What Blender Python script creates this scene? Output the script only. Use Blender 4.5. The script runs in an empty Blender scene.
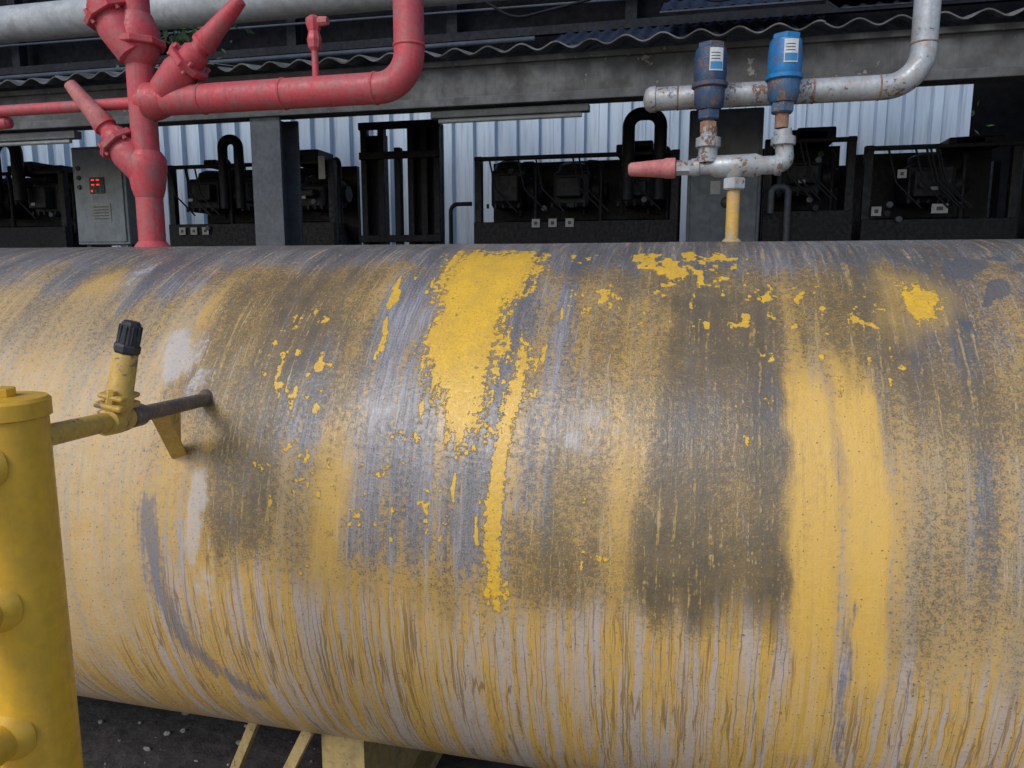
import bpy, math, random, bmesh
import numpy as np
from mathutils import Vector, Matrix
random.seed(4)
sc=bpy.context.scene
sc.view_settings.view_transform='Standard'
sc.view_settings.look='None'
sc.view_settings.exposure=0
COL=sc.collection

# ---------------------------------------------------------------- node helper
class NG:
    def __init__(s,name):
        s.mat=bpy.data.materials.new(name);s.mat.use_nodes=True
        s.t=s.mat.node_tree;s.N=s.t.nodes;s.L=s.t.links
        s.b=s.N['Principled BSDF']
    def put(s,sock,v):
        if v is None:return
        if isinstance(v,bpy.types.NodeSocket):s.L.new(v,sock)
        else:
            if isinstance(v,(tuple,list)) and len(v)==3 and sock.type=='RGBA':v=tuple(v)+(1,)
            sock.default_value=v
    def m(s,op,a,b=None,c=None,clamp=False):
        n=s.N.new('ShaderNodeMath');n.operation=op;n.use_clamp=clamp
        s.put(n.inputs[0],a);s.put(n.inputs[1],b)
        if c is not None:s.put(n.inputs[2],c)
        return n.outputs[0]
    def mix(s,f,a,b,mode='MIX'):
        n=s.N.new('ShaderNodeMix');n.data_type='RGBA';n.blend_type=mode
        s.put(n.inputs[0],f);s.put(n.inputs[6],a);s.put(n.inputs[7],b)
        return n.outputs[2]
    def step(s,v,lo,hi,o0=0.0,o1=1.0):
        n=s.N.new('ShaderNodeMapRange');n.interpolation_type='SMOOTHSTEP'
        s.put(n.inputs[0],v);n.inputs[1].default_value=lo;n.inputs[2].default_value=hi
        n.inputs[3].default_value=o0;n.inputs[4].default_value=o1
        return n.outputs[0]
    def scale(s,v,xyz):
        n=s.N.new('ShaderNodeVectorMath');n.operation='MULTIPLY'
        s.put(n.inputs[0],v);n.inputs[1].default_value=xyz
        return n.outputs[0]
    def noise(s,v,sc_=1.0,det=4,rough=.55,dist=0):
        n=s.N.new('ShaderNodeTexNoise');s.put(n.inputs['Vector'],v)
        n.inputs['Scale'].default_value=sc_;n.inputs['Detail'].default_value=det
        n.inputs['Roughness'].default_value=rough;n.inputs['Distortion'].default_value=dist
        return n.outputs[0]
    def bump(s,h,strength=.3,dist=.01,normal=None):
        n=s.N.new('ShaderNodeBump');s.put(n.inputs['Height'],h)
        n.inputs['Strength'].default_value=strength;n.inputs['Distance'].default_value=dist
        if normal:s.L.new(normal,n.inputs['Normal'])
        return n.outputs[0]
    def obj(s):
        return s.N.new('ShaderNodeTexCoord').outputs['Object']
    def attr(s,name):
        n=s.N.new('ShaderNodeAttribute');n.attribute_name=name
        x=s.N.new('ShaderNodeSeparateColor');s.L.new(n.outputs['Color'],x.inputs[0])
        return x.outputs[0],x.outputs[1],x.outputs[2]

def paint(name,c1,c2=None,chip=None,chipamt=.0,rough=.5,metal=0,scl=9,bump=.25,dirt=None,dirtamt=.4,spec=.5,runs=0):
    g=NG(name);o=g.obj()
    a=g.noise(o,scl,4,.6);f=g.noise(o,scl*7,3,.65);m_=g.noise(o,scl*2.3,3,.6)
    c2=c2 or tuple(x*.7 for x in c1)
    c=g.mix(g.step(a,.35,.65),c1,c2)
    c=g.mix(g.m('MULTIPLY',g.step(f,.35,.7),.35),c,tuple(x*.55 for x in c1))
    if dirt:
        c=g.mix(g.m('MULTIPLY',g.step(m_,.42,.7),dirtamt),c,dirt)
    if runs:
        rn=g.noise(g.scale(o,(60,60,4)),1,3,.6)
        c=g.mix(g.m('MULTIPLY',g.step(rn,.5,.72),runs),c,tuple(x*.45 for x in c1))
    h=f
    if chip:
        k=g.step(g.m('ADD',g.m('MULTIPLY',a,.5),g.m('MULTIPLY',f,.5)),.62-chipamt,.65-chipamt)
        c=g.mix(k,c,chip);h=g.m('SUBTRACT',g.m('MULTIPLY',f,.3),k)
    g.L.new(c,g.b.inputs['Base Color'])
    g.put(g.b.inputs['Roughness'],g.step(f,.3,.7,rough-.1,rough+.15))
    g.b.inputs['Metallic'].default_value=metal
    g.b.inputs['Specular IOR Level'].default_value=spec
    if bump:g.L.new(g.bump(h,bump,.004),g.b.inputs['Normal'])
    return g.mat

# ---------------------------------------------------------------- mesh helpers
def link(o,parent=None):
    COL.objects.link(o)
    if parent:o.parent=parent
    return o
def empty(name):
    e=bpy.data.objects.new(name,None);e.empty_display_size=.1;COL.objects.link(e);return e
def mk(name,v,f,mat,parent=None,smooth=True,bevel=0,auto=40):
    me=bpy.data.meshes.new(name);me.from_pydata([tuple(p) for p in v],[],f);me.update()
    if mat:me.materials.append(mat)
    o=bpy.data.objects.new(name,me);link(o,parent)
    if smooth:
        me.polygons.foreach_set('use_smooth',[True]*len(me.polygons))
        try:me.set_sharp_from_angle(angle=math.radians(auto))
        except Exception:pass
    if bevel:
        b=o.modifiers.new('b','BEVEL');b.width=bevel;b.segments=2;b.limit_method='ANGLE'
    return o
def box(name,a,b,mat,parent=None,bevel=.004,rot=None,piv=None):
    x0,y0,z0=a;x1,y1,z1=b
    v=[Vector(p) for p in [(x0,y0,z0),(x1,y0,z0),(x1,y1,z0),(x0,y1,z0),(x0,y0,z1),(x1,y0,z1),(x1,y1,z1),(x0,y1,z1)]]
    if rot is not None:
        c=piv if piv is not None else Vector(((x0+x1)/2,(y0+y1)/2,(z0+z1)/2))
        v=[c+rot@(p-c) for p in v]
    f=[(0,3,2,1),(4,5,6,7),(0,1,5,4),(1,2,6,5),(2,3,7,6),(3,0,4,7)]
    return mk(name,v,f,mat,parent,smooth=False,bevel=bevel)
def frame(d):
    d=Vector(d).normalized()
    u=Vector((0,0,1)) if abs(d.z)<.9 else Vector((0,1,0))
    a=d.cross(u).normalized();b=d.cross(a).normalized()
    return d,a,b
def fixn(o):
    bm=bmesh.new();bm.from_mesh(o.data);bmesh.ops.recalc_face_normals(bm,faces=bm.faces);bm.to_mesh(o.data);bm.free()
def lathe(name,base,d,prof,mat,parent=None,seg=32,sides=None,auto=35):
    base=Vector(base);d,a,b=frame(d);n=sides or seg
    v=[];f=[]
    for h,r in prof:
        for i in range(n):
            t=2*math.pi*(i+.5)/n
            v.append(base+d*h+(a*math.cos(t)+b*math.sin(t))*r)
    for k in range(len(prof)-1):
        for i in range(n):
            j=(i+1)%n
            f.append((k*n+i,k*n+j,(k+1)*n+j,(k+1)*n+i))
    f.append(tuple(range(n-1,-1,-1)));f.append(tuple(range((len(prof)-1)*n,len(prof)*n)))
    o=mk(name,v,f,mat,parent,auto=auto);fixn(o)
    return o
def tube(name,pts,r,mat,parent=None,fillet=.08,seg=24,wob=0):
    P=[Vector(p) for p in pts];path=[P[0]]
    for i in range(1,len(P)-1):
        A,B,C=P[i-1],P[i],P[i+1]
        u=(A-B).normalized();w=(C-B).normalized()
        ang=u.angle(w)
        if ang>3.1:path.append(B);continue
        rr=fillet
        tl=min(rr/math.tan(ang/2),(A-B).length*.49,(C-B).length*.49);rr=tl*math.tan(ang/2)
        cen=B+(u+w).normalized()*(rr/math.sin(ang/2))
        s=B+u*tl;e=B+w*tl
        v0=(s-cen);v1=(e-cen);tot=v0.angle(v1);ax=v0.cross(v1).normalized()
        for k in range(13):
            path.append(cen+Matrix.Rotation(tot*k/12,3,ax)@v0)
    path.append(P[-1])
    v=[];f=[];n=seg
    d,a,b=frame(path[1]-path[0])
    prev=d
    for i,p in enumerate(path):
        if i==0:t=path[1]-path[0]
        elif i==len(path)-1:t=path[-1]-path[-2]
        else:t=(path[i+1]-path[i]).normalized()+(path[i]-path[i-1]).normalized()
        t.normalize()
        q=prev.rotation_difference(t);a=q@a;b=q@b;prev=t
        rr=r*(1+wob*random.uniform(-1,1))
        for k in range(n):
            th=2*math.pi*k/n
            v.append(p+(a*math.cos(th)+b*math.sin(th))*rr)
    for i in range(len(path)-1):
        for k in range(n):
            j=(k+1)%n
            f.append((i*n+k,i*n+j,(i+1)*n+j,(i+1)*n+k))
    f.append(tuple(range(n)));f.append(tuple(range(len(path)*n-1,(len(path)-1)*n-1,-1)))
    o=mk(name,v,f,mat,parent,auto=50);fixn(o)
    return o
def weld(name,c,d,r,mat,parent,t=.006):
    return lathe(name,Vector(c)-Vector(d).normalized()*t,d,[(0,r),(t*.4,r+t*.55),(t,r+t*.75),(t*1.6,r+t*.55),(t*2,r)],mat,parent)

# ---------------------------------------------------------------- camera, light
cam=bpy.data.objects.new("camera",bpy.data.cameras.new("camera"));COL.objects.link(cam);sc.camera=cam
cam.data.lens=26;cam.data.clip_end=500;cam.data.clip_start=.05
cam.location=(0,0,1.85);cam.rotation_euler=(math.radians(81.3),0,math.radians(13.5))
w=bpy.data.worlds.new("World");sc.world=w;w.use_nodes=True
nt=w.node_tree;sky=nt.nodes.new('ShaderNodeTexSky');sky.sky_type='NISHITA';sky.sun_disc=False
sky.sun_elevation=math.radians(41);sky.sun_rotation=math.radians(201);sky.dust_density=1.5;sky.air_density=1.0
nt.links.new(sky.outputs[0],nt.nodes['Background'].inputs[0]);nt.nodes['Background'].inputs[1].default_value=.15
sl=bpy.data.lights.new("sun","SUN");sl.energy=1.4;sl.angle=math.radians(22);sl.color=(1,.97,.93)
so=bpy.data.objects.new("sun",sl);COL.objects.link(so)
so.rotation_euler=Vector((-.268,-.70,.66)).to_track_quat('Z','Y').to_euler()

# ---------------------------------------------------------------- tank paint masks
R=0.8;CY=2.30;CZ=1.134
def vnoise(x,y,seed=0):
    xi=np.floor(x).astype(np.int64);yi=np.floor(y).astype(np.int64)
    fx=x-xi;fy=y-yi;fx=fx*fx*(3-2*fx);fy=fy*fy*(3-2*fy)
    def h(a,b):
        n=(a*374761393+b*668265263+seed*974711)&0xffffffff
        n=((n^(n>>13))*1274126177)&0xffffffff
        return ((n^(n>>16))&0xffff)/65535.0
    return (h(xi,yi)*(1-fx)+h(xi+1,yi)*fx)*(1-fy)+(h(xi,yi+1)*(1-fx)+h(xi+1,yi+1)*fx)*fy
def fbm(x,y,seed=0,o=4):
    s=0;a=.5
    for i in range(o):
        s=s+a*(vnoise(x*2**i,y*2**i,seed+i*17)-.5);a*=.55
    return s
xs=np.concatenate([np.linspace(-5.2,-2.75,60,endpoint=False),np.linspace(-2.75,1.15,780),np.linspace(1.2,3.6,60)])
th=np.concatenate([np.linspace(-5,135,430),np.linspace(137,354,60)])
X,TH=np.meshgrid(xs,th,indexing='ij')
K=math.pi/180*R
wx=X+.085*fbm(X*6,TH*K*3,3)+.035*fbm(X*30,TH*K*12,5)
wt=TH+(.12*fbm(X*7,TH*K*4,11)+.09*fbm(X*32,TH*K*8,8))/K
def ss(v,a,b):
    t=np.clip((v-a)/(b-a),0,1);return t*t*(3-2*t)
def bx(x0,x1,t0,t1,sx=.05,st=6):
    return ss(wx,x0-sx,x0+sx)*(1-ss(wx,x1-sx,x1+sx))*ss(wt,t0-st,t0+st)*(1-ss(wt,t1-st,t1+st))
def el(x,t,rx,rt,soft=.6):
    d=np.sqrt(((wx-x)/rx)**2+((wt-t)/rt)**2);return 1-ss(d,1-soft,1+soft)
def poly(pts,soft,wamt=1.0):
    P=[(a,b*K) for a,b in pts];px=X+(wx-X)*wamt*.6;py=(TH+(wt-TH)*wamt*.6)*K
    d=np.full(X.shape,1e9);ins=np.zeros(X.shape,bool)
    n=len(P)
    for i in range(n):
        ax,ay=P[i];bx_,by=P[(i+1)%n]
        ex,ey=bx_-ax,by-ay;L=ex*ex+ey*ey+1e-12
        t=np.clip(((px-ax)*ex+(py-ay)*ey)/L,0,1)
        d=np.minimum(d,np.hypot(px-ax-t*ex,py-ay-t*ey))
        c=((ay>py)!=(by>py))&(px<(bx_-ax)*(py-ay)/(by-ay+1e-12)+ax)
        ins^=c
    sd=np.where(ins,d,-d)
    return np.clip(.5+sd/soft*.5,0,1)
def cap(pts,r,soft):
    px=X+(wx-X)*.5;py=TH*K;d=np.full(X.shape,1e9)
    for (a,b),(c,e) in zip(pts[:-1],pts[1:]):
        ax,ay,cx,cy=a,b*K,c,e*K;ex,ey=cx-ax,cy-ay;L=ex*ex+ey*ey
        t=np.clip(((px-ax)*ex+(py-ay)*ey)/L,0,1)
        d=np.minimum(d,np.hypot(px-ax-t*ex,py-ay-t*ey))
    return 1-ss(d,r-soft,r+soft)
mx=np.maximum
# fresh thick yellow paint
F=poly([(-.67,17),(-.41,17),(-.40,28),(-.435,41),(-.42,48),(-.44,51),(-.457,61),(-.49,68),(-.53,64),(-.58,58),(-.64,48),(-.615,41),(-.66,34),(-.66,25)],.13)
F=mx(F,poly([(-.41,45),(-.375,45),(-.355,56),(-.372,66),(-.385,75),(-.395,92),(-.43,92),(-.435,75),(-.42,66),(-.405,57)],.07))
F=mx(F,bx(-.40,-.385,66,102,.01,5)*.56)
F=mx(F,bx(-.45,-.43,68,98,.01,5)*.53)
F=mx(F,bx(-.70,-.36,14,20,.03,3)*.54)
for a in [(-.755,36,.010,8),(-.745,46,.010,4),(-.345,49,.010,4),(.49,34.5,.055,6),(-.46,78,.010,3),(-.52,74,.008,3),(-.60,62,.010,3),(-.33,40,.010,2)]:
    F=mx(F,el(*a,soft=.7)*.70)
scat=fbm(X*48,TH*K*34,31)+.5
def sc_(m,thr=.55):return m*ss(scat,thr-.12,thr+.2)
for a,t,k in [((-.17,.16,15,31,.07,6),.47,.80),((-.36,-.2,14,22,.06,3),.5,.7),((-.05,.46,27,47,.10,7),.55,.66),((-1.06,-.80,38,66,.07,7),.54,.64),((-.38,.0,26,44,.06,6),.56,.62),((.25,.50,34,56,.05,6),.55,.60),((-1.05,-.65,64,90,.06,6),.56,.56),((.0,.25,46,68,.05,6),.58,.57),((-.75,-.5,62,90,.05,6),.57,.56),((-.3,-.1,64,90,.05,6),.6,.54),((-.74,-.38,12,40,.05,5),.50,.62),((-.47,-.32,44,66,.03,5),.52,.6)]:
    F=mx(F,sc_(bx(*a),t)*k)
# grime
G=np.zeros(X.shape)
for a,v in [((-6,5,-20,38,.1,12),.72),((-1.29,-.76,20,68,.10,12),.86),((-1.15,-.93,58,89,.05,8),.92),((-.34,-.06,30,88,.07,10),.60),((-.10,.24,26,89,.07,8),.86),((.20,.44,20,50,.06,9),.76),((.38,1.1,16,66,.07,16),.66),((.40,1.2,58,95,.07,14),.38),((-1.0,-.4,56,92,.08,9),.46),((-3,-1.3,8,50,.12,18),.52),((-.12,.24,73,92,.06,5),1.0),((-.40,-.08,76,91,.06,5),.74),((-.64,-.3,26,64,.08,8),.6),((-.95,-.78,66,90,.05,6),.5)]:
    G=mx(G,bx(*a)*v)
G=np.clip(G+.6*fbm(X*7,TH*K*3,77)*(G>.12)+.34*fbm(X*26,TH*K*2.2,79)*(G>.12),0,1)
# primer / bare
P=np.zeros(X.shape)
for a,v in [((-6,5,-20,28,.1,10),.66),((-.82,-.34,24,90,.08,9),.58),((-.99,-.80,44,74,.06,9),.48),((.42,.9,22,52,.08,9),.50),((-1.70,-1.34,8,42,.07,9),.56),((-.34,-.05,50,70,.06,8),.46),((-1.35,-1.15,78,100,.05,8),.40),((-.36,-.26,28,84,.03,10),.55),((.28,.40,84,112,.02,8),.42),((-.1,.25,50,68,.06,8),.42),((-3,-1.7,5,38,.1,8),.50),((.5,1.0,56,86,.06,8),.40)]:
    P=mx(P,bx(*a)*v)
# drips
lx=[-6,-1.5,-1.25,-1.1,-.98,-.37,.17,.27,.9,5];lt=[150,118,94,89,92,92,90,95,95,95]
line=np.interp(X,lx,lt)+11*fbm(X*5,X*0+1.7,51)
col=fbm(X*34,np.zeros_like(X)+3.3,55,4)
D=ss(TH-line+col*14,-5,4)
C=mx(bx(-6,-1.32,36,140,.14,14),bx(.42,5,40,140,.06,10)*.6)
W=np.zeros(X.shape)  # chalk patches; the wide mid-tank ellipses paint a sky sheen into the colour
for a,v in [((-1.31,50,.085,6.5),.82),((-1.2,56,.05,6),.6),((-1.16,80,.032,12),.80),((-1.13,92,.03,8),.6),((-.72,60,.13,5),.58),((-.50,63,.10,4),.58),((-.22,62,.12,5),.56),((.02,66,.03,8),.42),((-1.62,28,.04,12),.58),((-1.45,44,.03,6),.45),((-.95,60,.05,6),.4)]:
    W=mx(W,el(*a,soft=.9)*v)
S=cap([(-1.30,80),(-1.28,95),(-1.22,107),(-1.07,120)],.03,.05)*.9
S=mx(S,cap([(-1.04,34),(-1.0,60),(-1.02,76)],.008,.03)*.7)
S=mx(S,cap([(-1.14,66),(-1.02,88)],.005,.012)*.7)
S=mx(S,cap([(.325,86),(.32,100),(.33,114)],.012,.035)*.85)
S=mx(S,cap([(.298,52),(.302,90)],.003,.012)*.65)
S=mx(S,cap([(-.03,40),(-.02,70)],.006,.025)*.5)
S=mx(S,cap([(-.72,60),(-.70,95)],.006,.03)*.55)
S=mx(S,cap([(.42,60),(.41,95)],.006,.03)*.6)
PIT=mx(el(.62,25,.055,3.2,.35),el(.665,33.5,.035,2.5,.35))
for _a in [(.74,27,.02,2),(.70,22,.03,1.5),(-1.55,24,.05,3),(.58,40,.012,1.2)]:
    PIT=mx(PIT,el(*_a,soft=.5)*.8)
Yc=mx(bx(.222,.288,52,116,.012,3),bx(.306,.383,49,102,.012,4))
Yc=mx(Yc,bx(-.86,-.76,70,90,.04,5)*.65)
Yc=mx(Yc,bx(-.14,-.09,62,88,.02,8)*.4)
Yc=mx(Yc,el(-1.68,34,.07,6)*.45)
Yc=mx(Yc,el(.49,34.5,.07,7)*.45)
nx,nt_=X.shape
a=np.radians(TH)
RR=R+.0012*fbm(X*2.2,TH*K*2.2,91)*2
V=np.stack([X,CY-RR*np.sin(a),CZ+RR*np.cos(a)],-1).reshape(-1,3)
idx=np.arange(nx*nt_).reshape(nx,nt_)
i0=idx[:-1,:];i1=idx[1:,:]
q=np.stack([i0,np.roll(i0,-1,1),np.roll(i1,-1,1),i1],-1).reshape(-1,4)
me=bpy.data.meshes.new("shell")
me.vertices.add(len(V));me.vertices.foreach_set('co',V.astype(np.float32).ravel())
me.loops.add(q.size);me.loops.foreach_set('vertex_index',q.astype(np.int32).ravel())
me.polygons.add(len(q));me.polygons.foreach_set('loop_start',(np.arange(len(q))*4).astype(np.int32));me.polygons.foreach_set('loop_total',np.full(len(q),4,np.int32))
me.polygons.foreach_set('use_smooth',np.ones(len(q),bool))
me.update(calc_edges=True);me.validate()
def addc(name,r,g,b):
    at=me.color_attributes.new(name,'FLOAT_COLOR','POINT')
    at.data.foreach_set('color',np.stack([r,g,b,np.ones_like(r)],-1).astype(np.float32).ravel())
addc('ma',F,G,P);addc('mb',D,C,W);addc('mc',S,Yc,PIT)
addc('tc',X+10,TH*K+1,X*0)
tank=empty("storage_tank")
shell=bpy.data.objects.new("shell",me);link(shell,tank)

g=NG("weathered_tank_paint")
an=g.N.new('ShaderNodeAttribute');an.attribute_name='tc';uv=an.outputs['Vector']
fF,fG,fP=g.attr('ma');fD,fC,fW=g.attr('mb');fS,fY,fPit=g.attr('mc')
low=g.noise(uv,3.5,3);med=g.noise(uv,18,4,.6);fine=g.noise(uv,75,4,.65);vf=g.noise(uv,260,2,.7)
wv=g.noise(g.scale(uv,(24,16,1)),1,2)
sep=g.N.new('ShaderNodeSeparateXYZ');g.L.new(uv,sep.inputs[0])
ux=g.m('ADD',sep.outputs[0],g.m('MULTIPLY',wv,.011))
cb=g.N.new('ShaderNodeCombineXYZ');g.L.new(ux,cb.inputs[0]);g.L.new(sep.outputs[1],cb.inputs[1]);uw=cb.outputs[0]
stb=g.noise(g.scale(uw,(12,.9,1)),1,3,.55)
st1=g.noise(g.scale(uw,(58,2.0,1)),1,3,.6)
st2=g.noise(g.scale(uw,(150,6,1)),1,3,.6)
st3=g.noise(g.scale(uw,(46,1.2,3)),1,2,.5)
def amp(v,k):return g.m('MULTIPLY',g.m('SUBTRACT',v,.5),k)
def add(*v):
    r=v[0]
    for k in v[1:]:r=g.m('ADD',r,k)
    return r
c=g.mix(g.step(add(low,amp(fine,.5),amp(stb,.6)),.35,.65),(.58,.36,.09),(.46,.30,.115))
c=g.mix(g.m('MULTIPLY',fC,g.step(add(med,amp(st2,.6)),.3,.7,.35,.85)),c,(.57,.42,.235))
c=g.mix(g.m('MULTIPLY',g.step(add(st1,amp(stb,.9),amp(fine,.3)),.44,.70),.45),c,(.34,.325,.31))
# primer
pm=g.step(add(fP,amp(fine,.6),amp(st1,.7),amp(stb,.8),amp(st2,.5)),.38,.60)
pc=g.mix(g.step(add(st2,amp(fine,.6),amp(st1,.5)),.35,.65),(.155,.17,.215),(.37,.385,.44))
c=g.mix(g.m('MULTIPLY',pm,.85),c,pc)
# grime
gc=g.mix(g.step(fP,.25,.6),(.165,.122,.060),(.130,.130,.138))
c=g.mix(g.m('MULTIPLY',fG,g.step(add(med,amp(st2,.5),amp(stb,.6)),.20,.75,.50,.96)),c,gc)
sp=g.step(add(g.m('MULTIPLY',vf,.5),g.m('MULTIPLY',fine,.5),g.m('MULTIPLY',fG,.22),amp(stb,.15)),.55,.69)
c=g.mix(g.m('MULTIPLY',sp,.62),c,(.062,.055,.048))
# yellow re-exposed in grimy zones as thin vertical runs
yr=g.step(add(st2,amp(st1,.8),amp(fine,.9)),.60,.76)
c=g.mix(g.m('MULTIPLY',g.m('MULTIPLY',yr,g.step(fG,.2,.5)),.55),c,(.58,.36,.065))
# pale scour lines
yr2=g.step(add(st2,amp(fine,.7),amp(stb,-.6)),.64,.74)
c=g.mix(g.m('MULTIPLY',yr2,.28),c,(.48,.47,.49))
# clean yellow
c=g.mix(g.m('MULTIPLY',fY,g.step(add(fine,amp(st2,.9),amp(st1,.5)),.2,.55,.45,.92)),c,(.66,.41,.085))
# drips
dcol=g.mix(g.step(add(st1,amp(stb,.5)),.42,.60),(.60,.37,.08),(.48,.41,.37))
dcol=g.mix(g.m('MULTIPLY',g.step(add(st2,amp(fine,.5)),.45,.7),.40),dcol,(.36,.27,.17))
ln=g.m('ABSOLUTE',g.m('SUBTRACT',st3,.5))
dcol=g.mix(g.m('MULTIPLY',g.step(ln,.004,.020,1,0),.8),dcol,(.20,.12,.045))
ln2=g.m('ABSOLUTE',g.m('SUBTRACT',st1,.44))
dcol=g.mix(g.m('MULTIPLY',g.step(ln2,.003,.016,1,0),.6),dcol,(.24,.15,.06))
dcol=g.mix(g.m('MULTIPLY',g.step(add(med,amp(fine,.8)),.5,.75),.35),dcol,(.38,.32,.27))
dcol=g.mix(g.m('MULTIPLY',sp,.3),dcol,(.10,.08,.06))
dm=g.m('MULTIPLY',fD,g.m('SUBTRACT',1,g.m('MULTIPLY',fY,.7)))
c=g.mix(g.m('MULTIPLY',dm,.88),c,dcol)
# white chalk patches, plus the sheen band painted as pale colour
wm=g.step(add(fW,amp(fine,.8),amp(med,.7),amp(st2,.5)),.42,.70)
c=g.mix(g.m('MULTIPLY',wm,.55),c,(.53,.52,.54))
# smears
sm=g.step(add(fS,amp(fine,.6),amp(st2,1.2),amp(st1,.6)),.34,.72)
c=g.mix(g.m('MULTIPLY',sm,.68),c,(.13,.14,.18))
c=g.mix(g.m('MULTIPLY',g.step(add(fPit,amp(fine,.6)),.35,.65),.75),c,(.09,.10,.12))
# flakes
ff=add(fF,amp(med,.42),amp(fine,.75),amp(st1,.45))
fm=g.step(ff,.49,.55)
rim=g.step(ff,.42,.49)
c=g.mix(g.m('MULTIPLY',rim,.35),c,(.15,.145,.15))
crack=g.step(g.m('ABSOLUTE',g.m('SUBTRACT',fine,.5)),.004,.03,.5,0)
fc=g.mix(g.step(med,.35,.65),(.82,.49,.025),(.70,.42,.04))
fc=g.mix(g.m('MULTIPLY',g.step(vf,.5,.7),.35),fc,(.42,.29,.09))
fc=g.mix(crack,fc,(.34,.22,.05))
c=g.mix(g.m('MULTIPLY',fm,.95),c,fc)
pin=g.step(g.noise(uv,150,1,.5),.68,.74)
c=g.mix(g.m('MULTIPLY',pin,.7),c,(.06,.05,.045))
g.L.new(c,g.b.inputs['Base Color'])
g.put(g.b.inputs['Roughness'],g.step(add(fine,amp(st1,.6)),.3,.7,.26,.48))
h=add(g.m('MULTIPLY',fm,1.0),g.m('MULTIPLY',fine,.42),g.m('MULTIPLY',st2,.18),g.m('MULTIPLY',med,.65),g.m('MULTIPLY',vf,.15))
g.L.new(g.bump(h,.65,.004),g.b.inputs['Normal'])
me.materials.append(g.mat)
M_yel=paint("yellow_paint",(.76,.45,.035),(.70,.405,.035),chip=(.14,.10,.07),chipamt=-.045,rough=.36,scl=6,bump=.3,dirt=(.50,.30,.05),dirtamt=.3,runs=.18)
M_yeld=paint("dull_yellow_paint",(.50,.36,.14),(.40,.30,.14),chip=(.12,.09,.07),chipamt=.02,rough=.55,scl=14,dirt=(.2,.15,.09),dirtamt=.5,runs=.3)
for sx_,nm,x0 in ((-1,"end_cap_a",-5.2),(1,"end_cap_b",3.6)):
    pr=[(.42*math.sin(t*math.pi/40),max(R*math.cos(t*math.pi/40),.003)) for t in range(21)]
    lathe(nm,(x0,CY,CZ),(sx_,0,0),pr,M_yeld,tank,seg=96)
def saddle(xc,hw=.072,am=27):
    n=24;v=[];f=[]
    for s in (-1,1):
        for k in range(n+1):
            an_=math.radians(-am+2*am*k/n)
            y=CY+(R+.004)*math.sin(an_)
            v.append((xc+s*hw,y,CZ-(R+.004)*math.cos(an_)+.02))
            v.append((xc+s*hw,y,.04))
    m_=2*(n+1)
    for k in range(n):
        a_=2*k
        f.append((a_,a_+1,a_+3,a_+2));f.append((m_+a_,m_+a_+2,m_+a_+3,m_+a_+1))
        f.append((a_,a_+2,m_+a_+2,m_+a_))
    f.append((0,m_,m_+1,1));f.append((2*n,2*n+1,m_+2*n+1,m_+2*n))
    mk("saddle",v,f,M_yeld,tank,smooth=False)
    box("base_plate",(xc-.14,CY-.45,.0),(xc+.14,CY+.45,.04),M_yeld,tank)
saddle(-1.01);saddle(2.4);saddle(-4.3)
def bar(name,p,q,w_,t_,mat,parent):
    p=Vector(p);q=Vector(q);d,a_,b_=frame(q-p);v=[]
    for e in (p,q):
        for s,u in ((-1,-1),(1,-1),(1,1),(-1,1)):v.append(e+a_*s*w_/2+b_*u*t_/2)
    return mk(name,v,[(0,3,2,1),(4,5,6,7),(0,1,5,4),(1,2,6,5),(2,3,7,6),(3,0,4,7)],mat,parent,smooth=False,bevel=.002)
bar("brace_1",(-1.318,1.955,.425),(-1.51,1.955,0.0),.030,.034,M_yeld,tank)
bar("brace_2",(-1.10,1.90,.45),(-1.33,1.90,0.0),.030,.035,M_yeld,tank)

# ---------------------------------------------------------------- red piping
M_red=paint("red_oxide_paint",(.56,.062,.080),(.46,.080,.095),chip=(.34,.19,.17),chipamt=-.015,rough=.5,scl=10,bump=.5,dirt=(.30,.13,.12),dirtamt=.7,runs=.35)
M_pink=paint("faded_red_paint",(.52,.19,.18),(.44,.13,.13),chip=(.2,.1,.08),chipamt=.02,rough=.65,scl=16,bump=.5)
M_rust=paint("rusty_steel",(.22,.10,.05),(.30,.20,.14),rough=.75,scl=25,bump=.5)
rp=empty("red_pipe_manifold")
Yr=2.35;rx=-1.905
tube("riser",[(rx,Yr,1.93),(rx,Yr,3.9)],.046,M_red,rp)
lathe("riser_base",(rx,Yr,1.925),(0,0,1),[(0,.07),(.01,.062),(.03,.047)],M_red,rp)
tube("header",[(rx,Yr,2.437),(-.902,Yr,2.437),(-.902,Yr,4.2)],.049,M_red,rp,fillet=.105)
lathe("tee_saddle",(rx+.03,Yr,2.437),(1,0,0),[(0,.066),(.03,.062),(.06,.052),(.065,.05)],M_red,rp)
for xx in (-1.02,-1.66,-1.35):weld("weld",(xx,Yr,2.437),(1,0,0),.048,M_red,rp)
weld("weld",(-.902,Yr,2.56),(0,0,1),.048,M_red,rp)
tube("side_branch",[(rx,Yr,2.437),(-4.6,Yr,2.437)],.020,M_red,rp)
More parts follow.
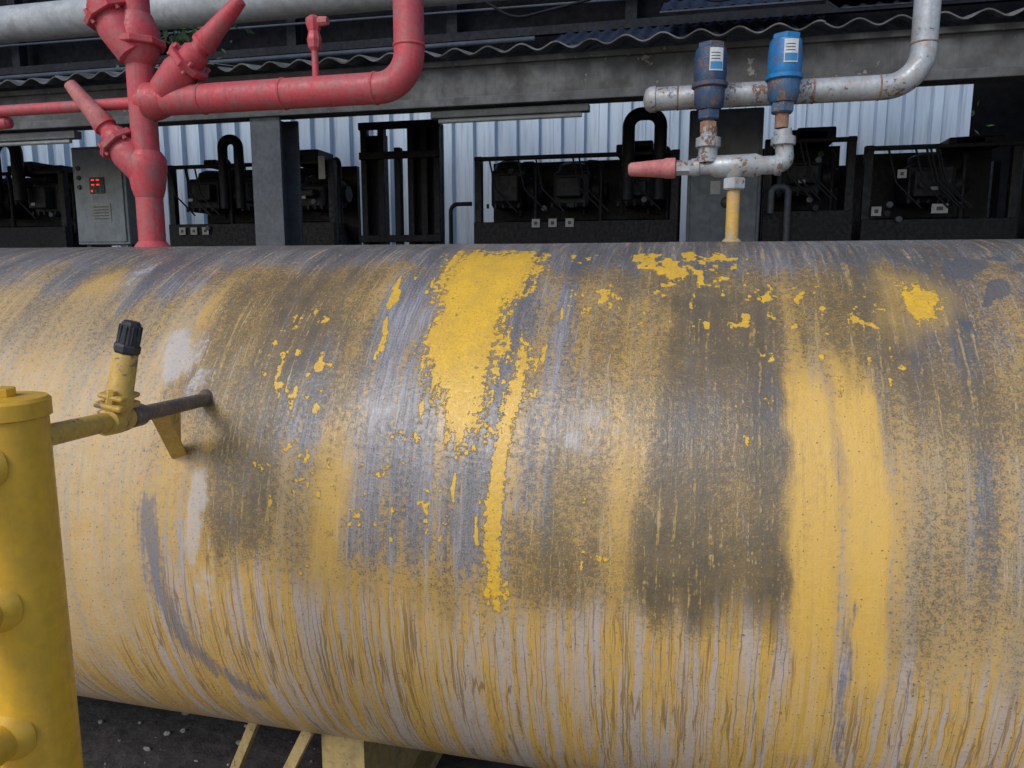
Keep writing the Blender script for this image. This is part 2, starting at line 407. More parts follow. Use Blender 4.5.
def angle_valve(base,tip,mat,capmat,r=.05,parent=None):
    base=Vector(base);tip=Vector(tip);d=(tip-base);L=d.length;d.normalize()
    lathe("valve_body",base-d*.02,d,[(0,r*.6),(.012,r*1.05),(L*.25,r*1.2),(L*.34,r*1.05),(L*.36,r*1.0)],mat,parent)
    lathe("valve_flange",base+d*(L*.34-.02),d,[(0,r*1.42),(.003,r*1.5),(.02,r*1.5),(.023,r*1.42)],mat,parent,sides=8,auto=20)
    _,a_,b_=frame(d)
    for k in range(4):
        t=math.pi/4+k*math.pi/2
        p=base+d*(L*.34-.032)+(a_*math.cos(t)+b_*math.sin(t))*r*1.2
        lathe("bolt",p,d,[(0,.008),(.05,.008)],mat,parent,sides=6,auto=20)
    lathe("bonnet",base+d*(L*.34),d,[(0,r*.95),(L*.08,r*.9),(L*.12,r*.62),(L*.16,r*.62),(L*.165,r*.80),(L*.20,r*.80)],mat,parent,sides=16)
    lathe("cap",base+d*(L*.53),d,[(0,r*.72),(L*.02,r*.78),(L*.12,r*.66),(L*.40,r*.48),(L*.46,r*.42),(L*.47,r*.2)],capmat,parent,sides=12)
angle_valve((-1.915,Yr-.01,2.20),(-2.160,Yr-.05,2.505),M_red,M_pink,.050,rp)
angle_valve((-1.80,Yr-.01,2.47),(-1.475,Yr-.03,2.735),M_red,M_red,.050,rp)
angle_valve((-1.91,Yr-.02,2.60),(-2.13,Yr-.10,2.98),M_red,M_pink,.055,rp)
lathe("reducer_low",(rx,Yr,2.11),(0,0,1),[(0,.047),(.03,.056),(.10,.066),(.135,.066),(.16,.05)],M_red,rp)
lathe("globe_top",(rx,Yr,2.56),(0,0,1),[(0,.047),(.02,.06),(.08,.075),(.12,.072),(.17,.05)],M_red,rp)
lathe("flange_top",(rx,Yr,2.62),(0,0,1),[(0,.088),(.004,.092),(.02,.092),(.024,.088)],M_red,rp,sides=8,auto=20)
tube("vent_stem",[(-1.232,Yr,2.47),(-1.232,Yr,2.66)],.011,M_red,rp)
lathe("vent_valve",(-1.232,Yr,2.565),(0,0,1),[(0,.012),(.01,.02),(.035,.024),(.06,.018),(.085,.026),(.10,.026),(.11,.012)],M_red,rp,sides=8,auto=20)
lathe("vent_handle",(-1.232,Yr,2.655),(1,0,0),[(0,.013),(.02,.016),(.05,.013)],M_pink,rp,sides=8,auto=20)
lathe("branch_valve",(-2.50,Yr+.02,2.40),(-1,0,0),[(0,.01),(.01,.022),(.10,.026),(.16,.02),(.18,.03),(.25,.026),(.3,.012)],M_red,rp,sides=12)

# ---------------------------------------------------------------- relief valve set
M_galv=paint("peeling_silver_paint",(.42,.455,.49),(.31,.345,.38),chip=(.18,.095,.055),chipamt=.06,rough=.42,metal=.2,scl=13,bump=.5,dirt=(.33,.25,.17),dirtamt=.5,runs=.3)
M_blue=paint("blue_valve_paint",(.010,.20,.50),(.012,.13,.38),chip=(.16,.09,.06),chipamt=.035,rough=.4,scl=16,bump=.4,dirt=(.05,.10,.15),dirtamt=.6,runs=.3)
M_blued=paint("dark_blue_valve_paint",(.018,.055,.12),(.025,.09,.19),chip=(.17,.08,.045),chipamt=.075,rough=.5,scl=20,bump=.5,dirt=(.10,.07,.05),dirtamt=.6,runs=.3)
M_bluem=paint("chipped_blue_body",(.03,.13,.28),(.04,.09,.17),chip=(.22,.12,.07),chipamt=.09,rough=.5,scl=20,bump=.5,dirt=(.10,.08,.06),dirtamt=.6,runs=.3)
M_lab=paint("label_white",(.60,.64,.67),(.50,.53,.56),rough=.4,scl=15,bump=0)
M_labb=paint("label_blue_print",(.05,.25,.5),rough=.4,scl=5,bump=0)
M_dark=paint("label_dark_print",(.06,.07,.08),rough=.5,scl=5,bump=0)
rv=empty("relief_valve_set");Yv=2.33
tube("stub",[(.112,Yv,1.93),(.112,Yv,2.10)],.019,paint("yellow_chipped",(.62,.38,.08),(.5,.33,.14),chip=(.35,.34,.33),chipamt=.07,rough=.5,scl=18),rv)
lathe("stub_weld",(.112,Yv,1.93),(0,0,1),[(0,.03),(.01,.026),(.016,.019)],M_yeld,rv)
lathe("union_nut",(.112,Yv,2.085),(0,0,1),[(0,.030),(.004,.034),(.03,.034),(.034,.030)],M_galv,rv,sides=6,auto=20)
lathe("union_body",(.112,Yv,2.12),(0,0,1),[(0,.024),(.01,.03),(.035,.034)],M_galv,rv)
lathe("changeover_body",(-.02,Yv,2.153),(1,0,0),[(0,.018),(.01,.026),(.03,.026),(.035,.021),(.06,.022),(.08,.032),(.19,.034),(.21,.026),(.24,.026),(.245,.030),(.26,.030)],M_galv,rv)
lathe("stem_nut",(-.06,Yv,2.153),(1,0,0),[(0,.016),(.005,.022),(.045,.022)],M_galv,rv,sides=6,auto=20)
lathe("stem_cap",(-.055,Yv,2.153),(-1,0,0),[(0,.022),(.004,.030),(.03,.030),(.04,.027),(.135,.020),(.142,.014)],M_pink,rv,sides=14)
tube("elbow",[(.21,Yv,2.153),(.252,Yv,2.156),(.240,Yv,2.25)],.025,M_galv,rv,fillet=.035)
lathe("elbow_band",(.243,Yv,2.205),(0,0,1),[(0,.027),(.003,.034),(.024,.034),(.028,.027)],M_galv,rv)
lathe("neck_left",(.034,Yv,2.165),(0,0,1),[(0,.034),(.012,.034),(.02,.028),(.04,.028),(.045,.036),(.07,.036),(.075,.024),(.10,.024)],M_galv,rv)
def relief(xc,z0,mat,low,parent,turn):
    lathe("inlet_thread",(xc,Yv,z0-.04),(0,0,1),[(0,.019),(.045,.019)],M_rust,parent)
    lathe("inlet_hex",(xc,Yv,z0),(0,0,1),[(0,.028),(.004,.033),(.028,.033),(.032,.028)],low,parent,sides=6,auto=20)
    lathe("body",(xc,Yv,z0+.030),(0,0,1),[(0,.034),(.012,.042),(.055,.044),(.068,.041),(.072,.039)],low,parent)
    lathe("bonnet",(xc,Yv,z0+.100),(0,0,1),[(0,.043),(.006,.046),(.03,.047),(.07,.046),(.095,.043),(.10,.038)],mat,parent,auto=30)
    lathe("shoulder_ring",(xc,Yv,z0+.088),(0,0,1),[(0,.044),(.004,.051),(.014,.051),(.018,.044)],mat,parent)
    lathe("adjuster",(xc,Yv,z0+.196),(0,0,1),[(0,.034),(.004,.040),(.015,.040),(.019,.03)],mat,parent,sides=6,auto=20)
    n=8
    def lab(nm,a0,a1,h0,h1,rr,mt):
        v=[];f=[]
        for i in range(n+1):
            a_=math.radians(a0+(a1-a0)*i/n)+turn
            for zz in (z0+h0,z0+h1):v.append((xc+rr*math.sin(a_),Yv-rr*math.cos(a_),zz))
        for i in range(n):f.append((2*i,2*i+2,2*i+3,2*i+1))
        mk(nm,v,f,mt,parent)
    lab("label",-24,24,.128,.190,.0485,M_lab)
    lab("label_print",-21,21,.132,.152,.0492,M_labb)
    for h0 in (.159,.167,.175):lab("label_print",-19,12,h0,h0+.002,.0492,M_dark)
relief(.032,2.285,M_blued,M_blued,rv,.35)
relief(.236,2.295,M_blue,M_bluem,rv,.25)
lathe("left_nut",(.032,Yv,2.25),(0,0,1),[(0,.026),(.03,.026)],M_rust,rv,sides=6,auto=20)
vp=empty("vent_discharge_pipe")
Yp=2.44
tube("pipe",[(-.13,Yp,2.376),(.621,Yp,2.376),(.621,Yp,4.2)],.035,M_galv,vp,fillet=.095)
lathe("end_cap",(-.125,Yp,2.376),(-1,0,0),[(0,.0352),(.002,.039),(.02,.038),(.032,.03),(.038,.015),(.04,.003)],M_galv,vp)
for xx in (-.06,.33,.51):
    weld("weld",(xx,Yp,2.376),(1,0,0),.0345,M_rust,vp,.003)
weld("weld",(.621,Yp,2.49),(0,0,1),.0345,M_rust,vp,.003)
for xc in (.032,.236):
    tube("outlet",[(xc,Yv,2.352),(xc,Yp,2.376)],.022,M_galv,vp)

# ---------------------------------------------------------------- yellow rack (left foreground)
rk=empty("yellow_pipe_rack");px_,py_=-1.018,.90
lathe("post",(px_,py_,0),(0,0,1),[(0,.0605),(1.63,.0605),(1.632,.0605)],M_yel,rk,seg=48)
lathe("post_cap",(px_,py_,1.628),(0,0,1),[(0,.0615),(.002,.0655),(.026,.0655),(.031,.061),(.033,.02)],M_yel,rk,seg=48)
lathe("cap_nub",(px_,py_,1.66),(0,0,1),[(0,.02),(.002,.021),(.012,.021),(.014,.019)],M_yel,rk,sides=8,auto=20)
for zz in (1.564,1.343,1.131,.9,.68,.45):
    d=Vector((.09,-1,0)).normalized();s=Vector((px_,py_,zz))
    tube("rung",[s,s+d*.62],.030,M_yel,rk)
    lathe("rung_collar",s+d*.048,d,[(0,.044),(.006,.042),(.014,.037),(.022,.031)],M_yel,rk)
s=Vector((px_,py_,0))+Vector((.09,-1,0)).normalized()*.62
lathe("far_post",s,(0,0,1),[(0,.0605),(1.63,.0605)],M_yel,rk,seg=32)
box("foot",(px_-.12,py_-.12,.0),(px_+.12,py_+.12,.015),M_yel,rk)

# ---- drain line from rack to tank
M_line=paint("patchy_yellow_pipe",(.62,.40,.08),(.50,.32,.08),chip=(.20,.17,.15),chipamt=.045,rough=.5,scl=14,bump=.5)
M_iron=paint("dark_iron",(.10,.095,.10),(.18,.14,.11),chip=(.40,.28,.10),chipamt=.02,rough=.5,metal=.2,scl=20)
M_black=paint("black_plastic",(.02,.024,.032),(.03,.034,.042),rough=.45,scl=20,bump=.1)
dl=empty("drain_valve_line")
A=Vector((-.985,.93,1.592));B=Vector((-1.185,1.625,1.528))
mid=A.lerp(B,.47)
tube("pipe_yellow",[A,mid],.018,M_line,dl)
tube("pipe_iron",[mid,B],.0165,M_iron,dl)
lathe("pipe_coupling",A.lerp(B,.40),B-A,[(0,.018),(.003,.023),(.05,.023),(.053,.018)],M_iron,dl)
lathe("weld_at_tank",B-(B-A).normalized()*.03,(B-A),[(0,.017),(.01,.021),(.03,.028)],M_iron,dl)
T0=A.lerp(B,.33);up=Vector((.040,.01,.165)).normalized()
lathe("tee_run",T0-(B-A).normalized()*.04,B-A,[(0,.019),(.003,.025),(.03,.026),(.05,.026),(.077,.025),(.08,.019)],M_line,dl)
lathe("valve_body",T0,up,[(0,.022),(.02,.024),(.03,.027),(.05,.027),(.055,.024),(.130,.021),(.135,.018)],M_line,dl)
fr=up.to_track_quat('Z','Y').to_matrix()
for k,(hw,hh,zz,tt) in enumerate(((.040,.026,.032,.012),(.037,.024,.050,.010))):
    cc=T0+up*zz
    box("bonnet_plate",cc-Vector((hw,hh,tt/2)),cc+Vector((hw,hh,tt/2)),M_line,dl,rot=fr,bevel=.005)
for sx_ in (-.030,.030):
    cc=T0+fr@Vector((sx_,0,.018));lathe("bonnet_bolt",cc,up,[(0,.008),(.045,.008)],M_line,dl,sides=6,auto=20)
lathe("cap_base",T0+up*.132,up,[(0,.022),(.004,.024),(.014,.024),(.018,.021)],M_black,dl,sides=8,auto=20)
lathe("cap",T0+up*.147,up,[(0,.020),(.02,.019),(.04,.0175),(.045,.014)],M_black,dl,sides=10,auto=20)
for k in range(10):
    t=2*math.pi*k/10;_,a_,b_=frame(up)
    p=T0+up*.15+(a_*math.cos(t)+b_*math.sin(t))*.0185
    bar("cap_rib",p,p+up*.035,.004,.004,M_black,dl)
g1=A.lerp(B,.60)-Vector((0,0,.014));g2=Vector((-1.225,1.553,1.39))
g4=A.lerp(B,.74)-Vector((0,0,.014))
gv=[];tn=(g2-g1).cross(g4-g1).normalized()*.004
for pnt in (g1,g4,g2+Vector((.0,.0,.03)),g2):
    gv.append(pnt-tn)
for pnt in (g1,g4,g2+Vector((.0,.0,.03)),g2):
    gv.append(pnt+tn)
mk("gusset",gv,[(0,1,2,3),(7,6,5,4),(0,4,5,1),(1,5,6,2),(2,6,7,3),(3,7,4,0)],M_line,dl,smooth=False)
bar("bracket",g1,g2,.038,.006,M_line,dl)

# ---------------------------------------------------------------- shelter: beam, roof, posts, wall
M_conc=paint("weathered_grey_beam",(.14,.148,.155),(.085,.09,.095),chip=(.22,.22,.21),chipamt=.02,rough=.8,scl=3,bump=.5,dirt=(.05,.048,.045),dirtamt=.7,runs=.4)
M_post=paint("grey_blue_post",(.085,.10,.12),(.065,.075,.09),rough=.55,scl=5,dirt=(.04,.04,.04))
M_roof=paint("fibre_cement",(.20,.21,.215),(.09,.09,.088),rough=.9,scl=4,bump=.5,dirt=(.04,.04,.036),dirtamt=.8)
sh=empty("shelter_roof")
box("front_beam",(-9,3.98,2.735),(6,4.14,2.95),M_conc,sh,bevel=.006)
box("beam_lip",(-9,3.945,2.72),(6,3.977,2.765),M_conc,sh,bevel=.004)
box("beam_top_lip",(-9,3.955,2.925),(6,3.978,2.955),M_conc,sh,bevel=.004)
def corr(name,x0,x1,y0,z0,y1,z1,per,ampl,mat,parent,th_=.007,ny=2,n=14):
    cnt=int((x1-x0)/per*n);v=[];f=[]
    for s in (0,1):
        for j in range(ny):
            t=j/(ny-1)
            for i in range(cnt+1):
                x=x0+per*i/n
                v.append((x,y0+(y1-y0)*t,z0+(z1-z0)*t+ampl*math.cos(2*math.pi*x/per)-th_*s))
    m_=cnt+1;o=ny*m_
    for j in range(ny-1):
        for i in range(cnt):
            f.append((j*m_+i,j*m_+i+1,(j+1)*m_+i+1,(j+1)*m_+i));f.append((o+j*m_+i,o+(j+1)*m_+i,o+(j+1)*m_+i+1,o+j*m_+i+1))
    for i in range(cnt):
        f.append((i,o+i,o+i+1,i+1));e=(ny-1)*m_
        f.append((e+i,e+i+1,o+e+i+1,o+e+i))
    return mk(name,v,f,mat,parent)
q_=random.Random(21);xx=-9.0
while xx<6:
    corr("roof_sheet",xx,min(xx+1.062,6),3.86+q_.uniform(-.03,.03),2.982+q_.uniform(-.008,.008),5.55,3.29,.177,.017,M_roof,sh)
    xx+=1.062
for yy in (4.9,5.35):
    box("purlin",(-9,yy,2.93+(yy-3.86)*.186),(6,yy+.06,3.0+(yy-3.86)*.186-.03),M_conc,sh)
def hpost(xc,yc,name="support_post"):
    e=empty(name)
    box("web",(xc-.006,yc-.09,0),(xc+.006,yc+.09,2.734),M_post,e,bevel=0)
    box("flange_front",(xc-.095,yc-.11,0),(xc+.095,yc-.091,2.734),M_post,e,bevel=.002)
    box("flange_back",(xc-.095,yc+.091,0),(xc+.095,yc+.11,2.734),M_post,e,bevel=.002)
for xc in (-2.415,-6.4,2.4):hpost(xc,4.08)
M_fix=paint("fixture_grey",(.22,.23,.23),rough=.5);M_tube=paint("tube_glass",(.4,.42,.42),rough=.3,bump=0)
tf=empty("tube_light_fixture")
box("housing",(-1.42,4.0,2.675),(-.55,4.06,2.712),M_fix,tf)
lathe("tube",(-1.38,4.03,2.662),(1,0,0),[(0,.013),(.79,.013)],M_tube,tf)
tf2=empty("tube_light_fixture")
box("housing",(-5.0,4.0,2.665),(-3.75,4.06,2.712),M_fix,tf2)
lathe("tube",(-4.95,4.02,2.65),(1,0,0),[(0,.013),(1.15,.013)],M_tube,tf2)
# ribbed wall
gw=NG("ribbed_wall_sheet");o=gw.obj()
a1=gw.noise(gw.scale(o,(2,2,.6)),1,3);b1=gw.noise(gw.scale(o,(30,30,2)),1,3)
cc=gw.mix(gw.step(a1,.3,.7),(.60,.72,.85),(.44,.55,.69))
cc=gw.mix(gw.m('MULTIPLY',gw.step(b1,.45,.75),.5),cc,(.25,.31,.39))
gw.L.new(cc,gw.b.inputs['Base Color']);gw.b.inputs['Roughness'].default_value=.35;gw.b.inputs['Metallic'].default_value=.2
tr=gw.N.new('ShaderNodeBsdfTranslucent');gw.L.new(cc,tr.inputs[0])
mxs=gw.N.new('ShaderNodeMixShader');mxs.inputs[0].default_value=.3
out=gw.N['Material Output'];gw.L.new(gw.b.outputs[0],mxs.inputs[1]);gw.L.new(tr.outputs[0],mxs.inputs[2]);gw.L.new(mxs.outputs[0],out.inputs[0])
wl=empty("corrugated_metal_wall")
def ribwall(x0,x1,y,z0,z1):
    v=[];f=[];x=x0;pr=[]
    while x<x1:
        pr+= [(x,y),(x+.11,y),(x+.125,y-.055),(x+.195,y-.055),(x+.21,y)];x+=.21
    for (a_,b_) in pr:v.append((a_,b_,z0));v.append((a_,b_,z1))
    for i in range(len(pr)-1):f.append((2*i,2*i+2,2*i+3,2*i+1))
    mk("sheeting",v,f,gw.mat,wl,smooth=False)
ribwall(-14,2.15,7.0,.0,3.6)
for zz in (1.2,2.4,3.4):box("girt",(-14,7.01,zz),(2.15,7.07,zz+.06),M_post,wl)

# dark building behind and above
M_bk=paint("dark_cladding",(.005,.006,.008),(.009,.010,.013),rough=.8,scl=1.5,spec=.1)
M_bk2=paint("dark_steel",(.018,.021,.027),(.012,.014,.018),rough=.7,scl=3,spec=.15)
M_bsheet=paint("blue_black_sheet",(.020,.032,.062),(.013,.020,.040),rough=.6,scl=3,spec=.2)
M_edge=paint("sheet_edge_grey",(.06,.075,.10),rough=.6,scl=4,spec=.2)
bb=empty("dark_plant_building")
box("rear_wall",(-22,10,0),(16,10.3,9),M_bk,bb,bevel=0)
for xx in np.arange(-17,11,2.3):
    box("column",(xx,9.7,0),(xx+.14,9.85,8.5),M_bk2,bb,bevel=0)
for yy,zz in ((9.55,4.75),(9.5,5.2),(9.6,5.5)):
    box("girder",(-20,yy,zz),(14,yy+.08,zz+.10),M_bk2,bb,bevel=0)
for k,(xa,xb,ya,za) in enumerate(((-1.6,1.2,8.2,4.22),(-.4,2.6,8.0,4.42),(1.3,4.8,8.1,4.36))):
    corr("valley_sheet",xa,xb,ya,za,ya+1.0,za+.42,.15,.018,M_bsheet,bb)
    box("sheet_edge",(xa,ya-.03,za-.030),(xb,ya-.012,za-.015),M_edge,bb,bevel=0)
tube("conduit",[(-10,8.6,4.42),(-1.8,8.6,4.42)],.03,M_edge,bb)
tube("conduit_thin",[(-12,8.9,4.95),(7,8.9,4.8)],.015,M_edge,bb)
for x0 in (-2.6,-.6,1.4):
    tube("cable",[(x0,8.0,4.9),(x0+.7,8.0,4.45),(x0+1.9,8.0,4.65)],.014,M_bk2,bb,fillet=.4)
for k,x0 in enumerate((-8.9,-8.55,-8.2,-7.85)):box("louvre_pane",(x0,9.6,4.38),(x0+.25,9.65,4.62),M_fix,bb,bevel=0)
op=empty("overhead_white_pipe")
M_wp=paint("dirty_white_pipe",(.44,.47,.50),(.33,.36,.39),rough=.5,scl=5,dirt=(.20,.20,.19),dirtamt=.5,runs=.3)
tube("pipe",[(-9,3.3,3.093),(5,3.3,3.093)],.085,M_wp,op)
for xx in (-5,-2.6,-.7,1.5):weld("joint",(xx,3.3,3.093),(1,0,0),.085,M_wp,op,.008)
for xx in (-3.6,1.9):
    box("hanger",(xx,3.28,3.17),(xx+.03,3.31,4.8),M_post,op)
box("hanger_beam",(-9,3.2,4.8),(6,3.4,4.95),M_post,op)

# ---------------------------------------------------------------- refrigeration units
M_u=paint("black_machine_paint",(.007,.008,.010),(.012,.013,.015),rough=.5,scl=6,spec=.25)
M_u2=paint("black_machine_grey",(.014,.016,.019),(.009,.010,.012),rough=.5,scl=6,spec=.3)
M_cab=paint("cabinet_grey",(.36,.40,.43),(.30,.33,.36),rough=.5,scl=3,runs=.25)
M_lab2=paint("sticker_white",(.42,.44,.42),(.35,.36,.34),rough=.5,bump=0)
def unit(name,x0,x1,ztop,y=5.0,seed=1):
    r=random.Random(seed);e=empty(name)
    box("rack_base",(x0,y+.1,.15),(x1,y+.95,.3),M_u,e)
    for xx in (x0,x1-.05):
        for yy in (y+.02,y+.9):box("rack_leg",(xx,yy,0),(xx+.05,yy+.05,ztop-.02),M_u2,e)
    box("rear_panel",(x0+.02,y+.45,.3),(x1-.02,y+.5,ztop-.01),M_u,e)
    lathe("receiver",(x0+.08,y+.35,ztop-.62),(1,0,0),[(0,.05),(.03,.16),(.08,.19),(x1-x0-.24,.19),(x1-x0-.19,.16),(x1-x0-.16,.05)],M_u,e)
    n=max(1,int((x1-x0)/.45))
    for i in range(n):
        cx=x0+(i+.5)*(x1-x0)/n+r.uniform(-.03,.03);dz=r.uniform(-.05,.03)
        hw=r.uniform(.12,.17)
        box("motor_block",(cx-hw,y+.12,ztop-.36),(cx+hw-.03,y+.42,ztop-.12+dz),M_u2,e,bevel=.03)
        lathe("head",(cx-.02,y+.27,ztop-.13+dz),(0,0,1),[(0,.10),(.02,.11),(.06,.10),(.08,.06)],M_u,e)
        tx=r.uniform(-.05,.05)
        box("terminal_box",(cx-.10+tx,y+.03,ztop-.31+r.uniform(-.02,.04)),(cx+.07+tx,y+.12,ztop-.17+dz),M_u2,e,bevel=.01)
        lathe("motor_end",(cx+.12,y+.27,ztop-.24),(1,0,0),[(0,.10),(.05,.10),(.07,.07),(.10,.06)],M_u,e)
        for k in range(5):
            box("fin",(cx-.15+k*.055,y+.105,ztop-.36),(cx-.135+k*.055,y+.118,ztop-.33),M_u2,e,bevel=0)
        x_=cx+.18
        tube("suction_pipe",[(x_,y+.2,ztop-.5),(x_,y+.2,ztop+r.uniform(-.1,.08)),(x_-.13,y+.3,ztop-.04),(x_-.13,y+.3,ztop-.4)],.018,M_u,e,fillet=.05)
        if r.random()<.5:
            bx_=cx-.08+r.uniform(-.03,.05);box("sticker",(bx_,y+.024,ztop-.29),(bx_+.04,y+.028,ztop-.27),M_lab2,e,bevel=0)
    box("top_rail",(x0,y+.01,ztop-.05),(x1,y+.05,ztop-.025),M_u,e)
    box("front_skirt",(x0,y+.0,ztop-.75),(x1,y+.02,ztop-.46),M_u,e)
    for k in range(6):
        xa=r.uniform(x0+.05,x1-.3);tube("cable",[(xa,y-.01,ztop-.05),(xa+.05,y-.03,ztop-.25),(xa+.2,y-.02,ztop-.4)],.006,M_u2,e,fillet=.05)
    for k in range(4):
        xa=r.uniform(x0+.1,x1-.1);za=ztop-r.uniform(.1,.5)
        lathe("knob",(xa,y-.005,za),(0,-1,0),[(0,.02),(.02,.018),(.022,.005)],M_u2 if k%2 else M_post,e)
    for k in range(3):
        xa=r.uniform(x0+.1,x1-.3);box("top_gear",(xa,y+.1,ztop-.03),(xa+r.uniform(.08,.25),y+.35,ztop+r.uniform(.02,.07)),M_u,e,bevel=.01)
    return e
def sticker(e,x,z,y=4.985,w_=.055,h=.055,icon=True):
    box("safety_sticker",(x,y,z),(x+w_,y+.004,z+h),M_lab2,e,bevel=0)
    if icon:box("sticker_icon",(x+w_*.3,y-.002,z+h*.3),(x+w_*.7,y-.0005,z+h*.7),M_dark,e,bevel=0)
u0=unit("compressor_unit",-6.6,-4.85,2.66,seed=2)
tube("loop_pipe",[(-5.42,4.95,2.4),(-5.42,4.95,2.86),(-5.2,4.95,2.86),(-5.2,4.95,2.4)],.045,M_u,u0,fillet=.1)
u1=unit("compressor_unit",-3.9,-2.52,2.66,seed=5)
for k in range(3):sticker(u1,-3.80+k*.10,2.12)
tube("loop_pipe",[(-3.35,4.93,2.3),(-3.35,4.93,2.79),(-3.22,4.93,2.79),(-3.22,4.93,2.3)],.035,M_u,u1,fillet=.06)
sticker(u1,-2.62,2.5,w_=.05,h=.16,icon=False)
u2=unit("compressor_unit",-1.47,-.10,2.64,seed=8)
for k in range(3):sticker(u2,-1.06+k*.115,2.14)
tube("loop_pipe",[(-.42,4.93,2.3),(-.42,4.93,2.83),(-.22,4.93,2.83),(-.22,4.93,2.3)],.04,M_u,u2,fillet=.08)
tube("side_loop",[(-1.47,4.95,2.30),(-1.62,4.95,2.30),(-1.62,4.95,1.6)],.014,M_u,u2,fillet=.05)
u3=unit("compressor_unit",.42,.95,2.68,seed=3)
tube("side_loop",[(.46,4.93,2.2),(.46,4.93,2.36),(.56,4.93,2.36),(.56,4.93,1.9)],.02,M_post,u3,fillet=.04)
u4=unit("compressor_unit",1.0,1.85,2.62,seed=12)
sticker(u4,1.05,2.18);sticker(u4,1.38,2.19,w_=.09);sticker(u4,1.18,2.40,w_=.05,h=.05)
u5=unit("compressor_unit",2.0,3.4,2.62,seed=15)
fr_=empty("pipe_support_frame")
for xx in (-2.30,-2.17,-2.05,-1.95,-1.85,-1.76):
    box("upright",(xx,5.0,0),(xx+.045,5.06,2.86 if xx!=-2.05 else 2.7),M_u,fr_)
for zz in (2.05,2.62,2.82):box("crossbar",(-2.30,4.97,zz),(-1.70,4.998,zz+.05),M_u,fr_)
box("back_panel",(-1.98,5.08,0),(-1.72,5.12,2.86),M_u,fr_)
box("back_panel",(-2.28,5.08,0),(-2.14,5.12,2.80),M_u,fr_)
def cabinet(name,x0,x1,z0,z1,leds=False):
    e=empty(name)
    box("case",(x0,4.9,z0),(x1,5.12,z1),M_cab,e,bevel=.008)
    box("door",(x0+.02,4.885,z0+.02),(x1-.02,4.898,z1-.02),M_cab,e,bevel=.004)
    for xx in (x0+.03,x1-.07):box("stand",(xx,4.95,0),(xx+.04,5.0,z0),M_post,e)
    if leds:
        gl=NG("red_led");gl.b.inputs['Base Color'].default_value=(.6,.02,.01,1);gl.b.inputs['Emission Color'].default_value=(1,.05,.02,1);gl.b.inputs['Emission Strength'].default_value=1.0
        gg_=NG("green_lamp");gg_.b.inputs['Base Color'].default_value=(.02,.35,.1,1)
        xc=(x0+x1)/2-.04
        box("display_bezel",(xc-.03,4.878,2.43),(xc+.10,4.884,2.55),M_dark,e,bevel=0)
        for (a_,b_) in ((0,2.525),(.045,2.525),(0,2.49),(.045,2.49)):
            box("indicator",(xc-.01+a_,4.872,b_),(xc+.015+a_,4.877,b_+.010),gl.mat,e,bevel=0)
        for a_ in (0,.04,.08):
            lathe("lamp",(xc-.01+a_,4.877,2.45),(0,-1,0),[(0,.008),(.006,.007)],gg_.mat if a_ else gl.mat,e,sides=12)
        box("plate",(xc-.03,4.88,2.22),(xc+.14,4.884,2.36),M_lab2,e,bevel=0)
        for k in range(5):box("plate_line",(xc-.01,4.876,2.24+k*.022),(xc+.12,4.879,2.245+k*.022),M_dark,e,bevel=0)
        for k in range(3):lathe("switch",(x0+.07,4.884,2.62-.07*k),(0,-1,0),[(0,.018),(.012,.015)],M_dark,e,sides=12)
    else:
        xc=(x0+x1)/2
        lathe("isolator",(xc+.02,4.884,2.27),(0,-1,0),[(0,.035),(.02,.03),(.03,.015)],M_dark,e)
        box("plate",(xc-.08,4.88,2.32),(xc-.02,4.884,2.40),M_lab2,e,bevel=0)
    return e
cabinet("control_cabinet",-4.64,-4.17,2.05,2.78,True)
M_cab=paint("cabinet_dark_grey",(.13,.15,.165),(.10,.115,.13),rough=.5,scl=3,runs=.25)
cabinet("control_cabinet",-.045,.395,1.95,2.83,False)

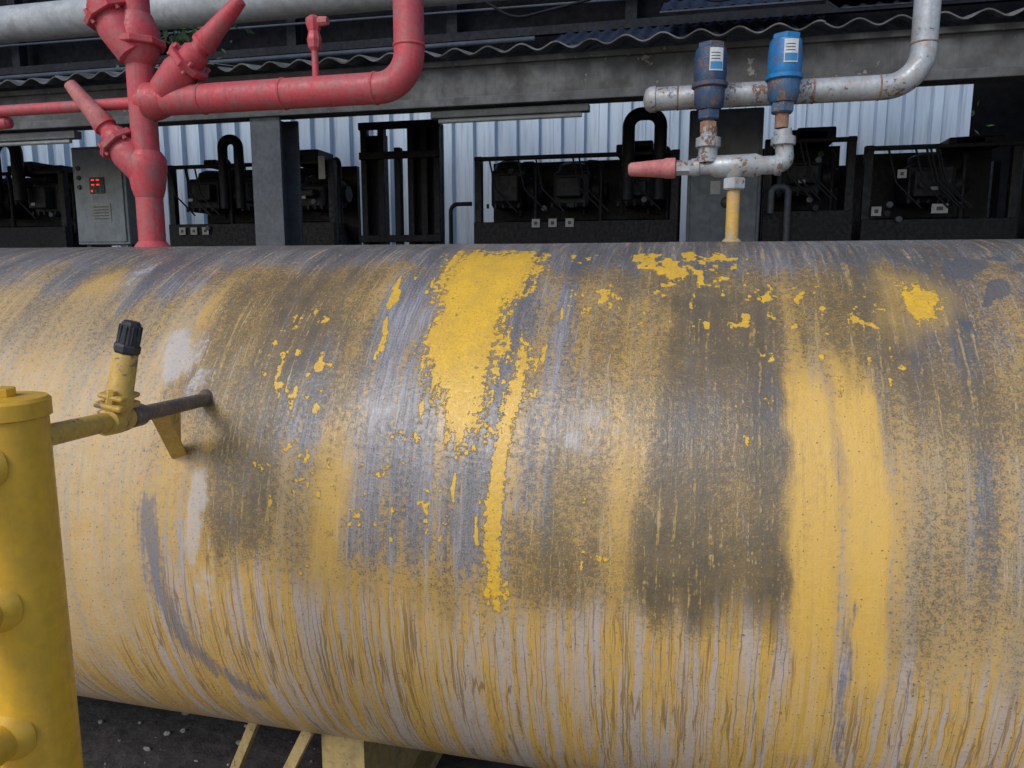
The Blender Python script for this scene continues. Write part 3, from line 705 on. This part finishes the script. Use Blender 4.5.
# ---------------------------------------------------------------- vegetation behind
gf=NG("leaf_green");gf.b.inputs['Base Color'].default_value=(.045,.09,.03,1);gf.b.inputs['Roughness'].default_value=.6
def foliage(name,c,r,n,seed):
    q_=random.Random(seed);v=[];f=[]
    for i in range(n):
        p=Vector([q_.gauss(0,1) for _ in range(3)]);p=Vector((p.x*r[0],p.y*r[1],p.z*r[2]))*.5+Vector(c)
        d=Vector([q_.uniform(-1,1) for _ in range(3)]).normalized();s=q_.uniform(.025,.055)
        a_=d.orthogonal().normalized();k=len(v)
        v+=[p-d*s,p+a_*s*.4,p+d*s,p-a_*s*.4];f.append((k,k+1,k+2,k+3))
    return mk(name,v,f,gf.mat,None,smooth=False)
foliage("creeper_foliage",(-4.0,5.4,4.0),(.35,.3,.5),900,3)
foliage("creeper_foliage",(2.5,9.0,3.4),(.3,.4,.8),260,5)

# ---------------------------------------------------------------- ground
gg=NG("concrete_ground");o=gg.obj()
n1=gg.noise(o,.8,4);n2=gg.noise(o,14,5,.65);n3=gg.noise(o,90,3,.7)
sy=gg.N.new('ShaderNodeSeparateXYZ');gg.L.new(o,sy.inputs[0])
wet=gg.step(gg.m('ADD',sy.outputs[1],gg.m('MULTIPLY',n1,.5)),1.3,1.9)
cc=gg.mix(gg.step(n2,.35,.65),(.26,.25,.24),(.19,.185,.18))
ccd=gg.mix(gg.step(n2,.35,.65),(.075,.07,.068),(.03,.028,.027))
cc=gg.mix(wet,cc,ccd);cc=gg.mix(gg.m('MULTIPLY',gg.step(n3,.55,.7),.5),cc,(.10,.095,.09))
gg.L.new(cc,gg.b.inputs['Base Color']);gg.put(gg.b.inputs['Roughness'],gg.step(n2,.3,.7,.5,.9))
gg.L.new(gg.bump(n2,.6,.02),gg.b.inputs['Normal'])
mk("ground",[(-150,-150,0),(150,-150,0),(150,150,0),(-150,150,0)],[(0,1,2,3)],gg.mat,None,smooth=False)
M_rock=paint("rubble",(.26,.26,.25),(.10,.097,.09),rough=.9,scl=20)
bm=bmesh.new();q_=random.Random(9)
def stone(x,y,s):
    r_=bmesh.ops.create_icosphere(bm,subdivisions=2,radius=s)
    ax,ay=q_.uniform(.7,1.5),q_.uniform(.6,1.2)
    for v_ in r_['verts']:
        v_.co=Vector((v_.co.x*ax*q_.uniform(.8,1.2)+x,v_.co.y*ay*q_.uniform(.8,1.1)+y,max(0.0,v_.co.z*q_.uniform(.5,.9)+s*.3)))
stone(-1.90,2.05,.035);stone(-1.84,2.12,.02)
for i in range(320):stone(q_.uniform(-3.4,-.8),q_.uniform(1.6,3.4),q_.choice((.003,.004,.006,.008,.013)))
md=bpy.data.meshes.new("rubble");bm.to_mesh(md);bm.free();md.materials.append(M_rock)
link(bpy.data.objects.new("rubble",md))
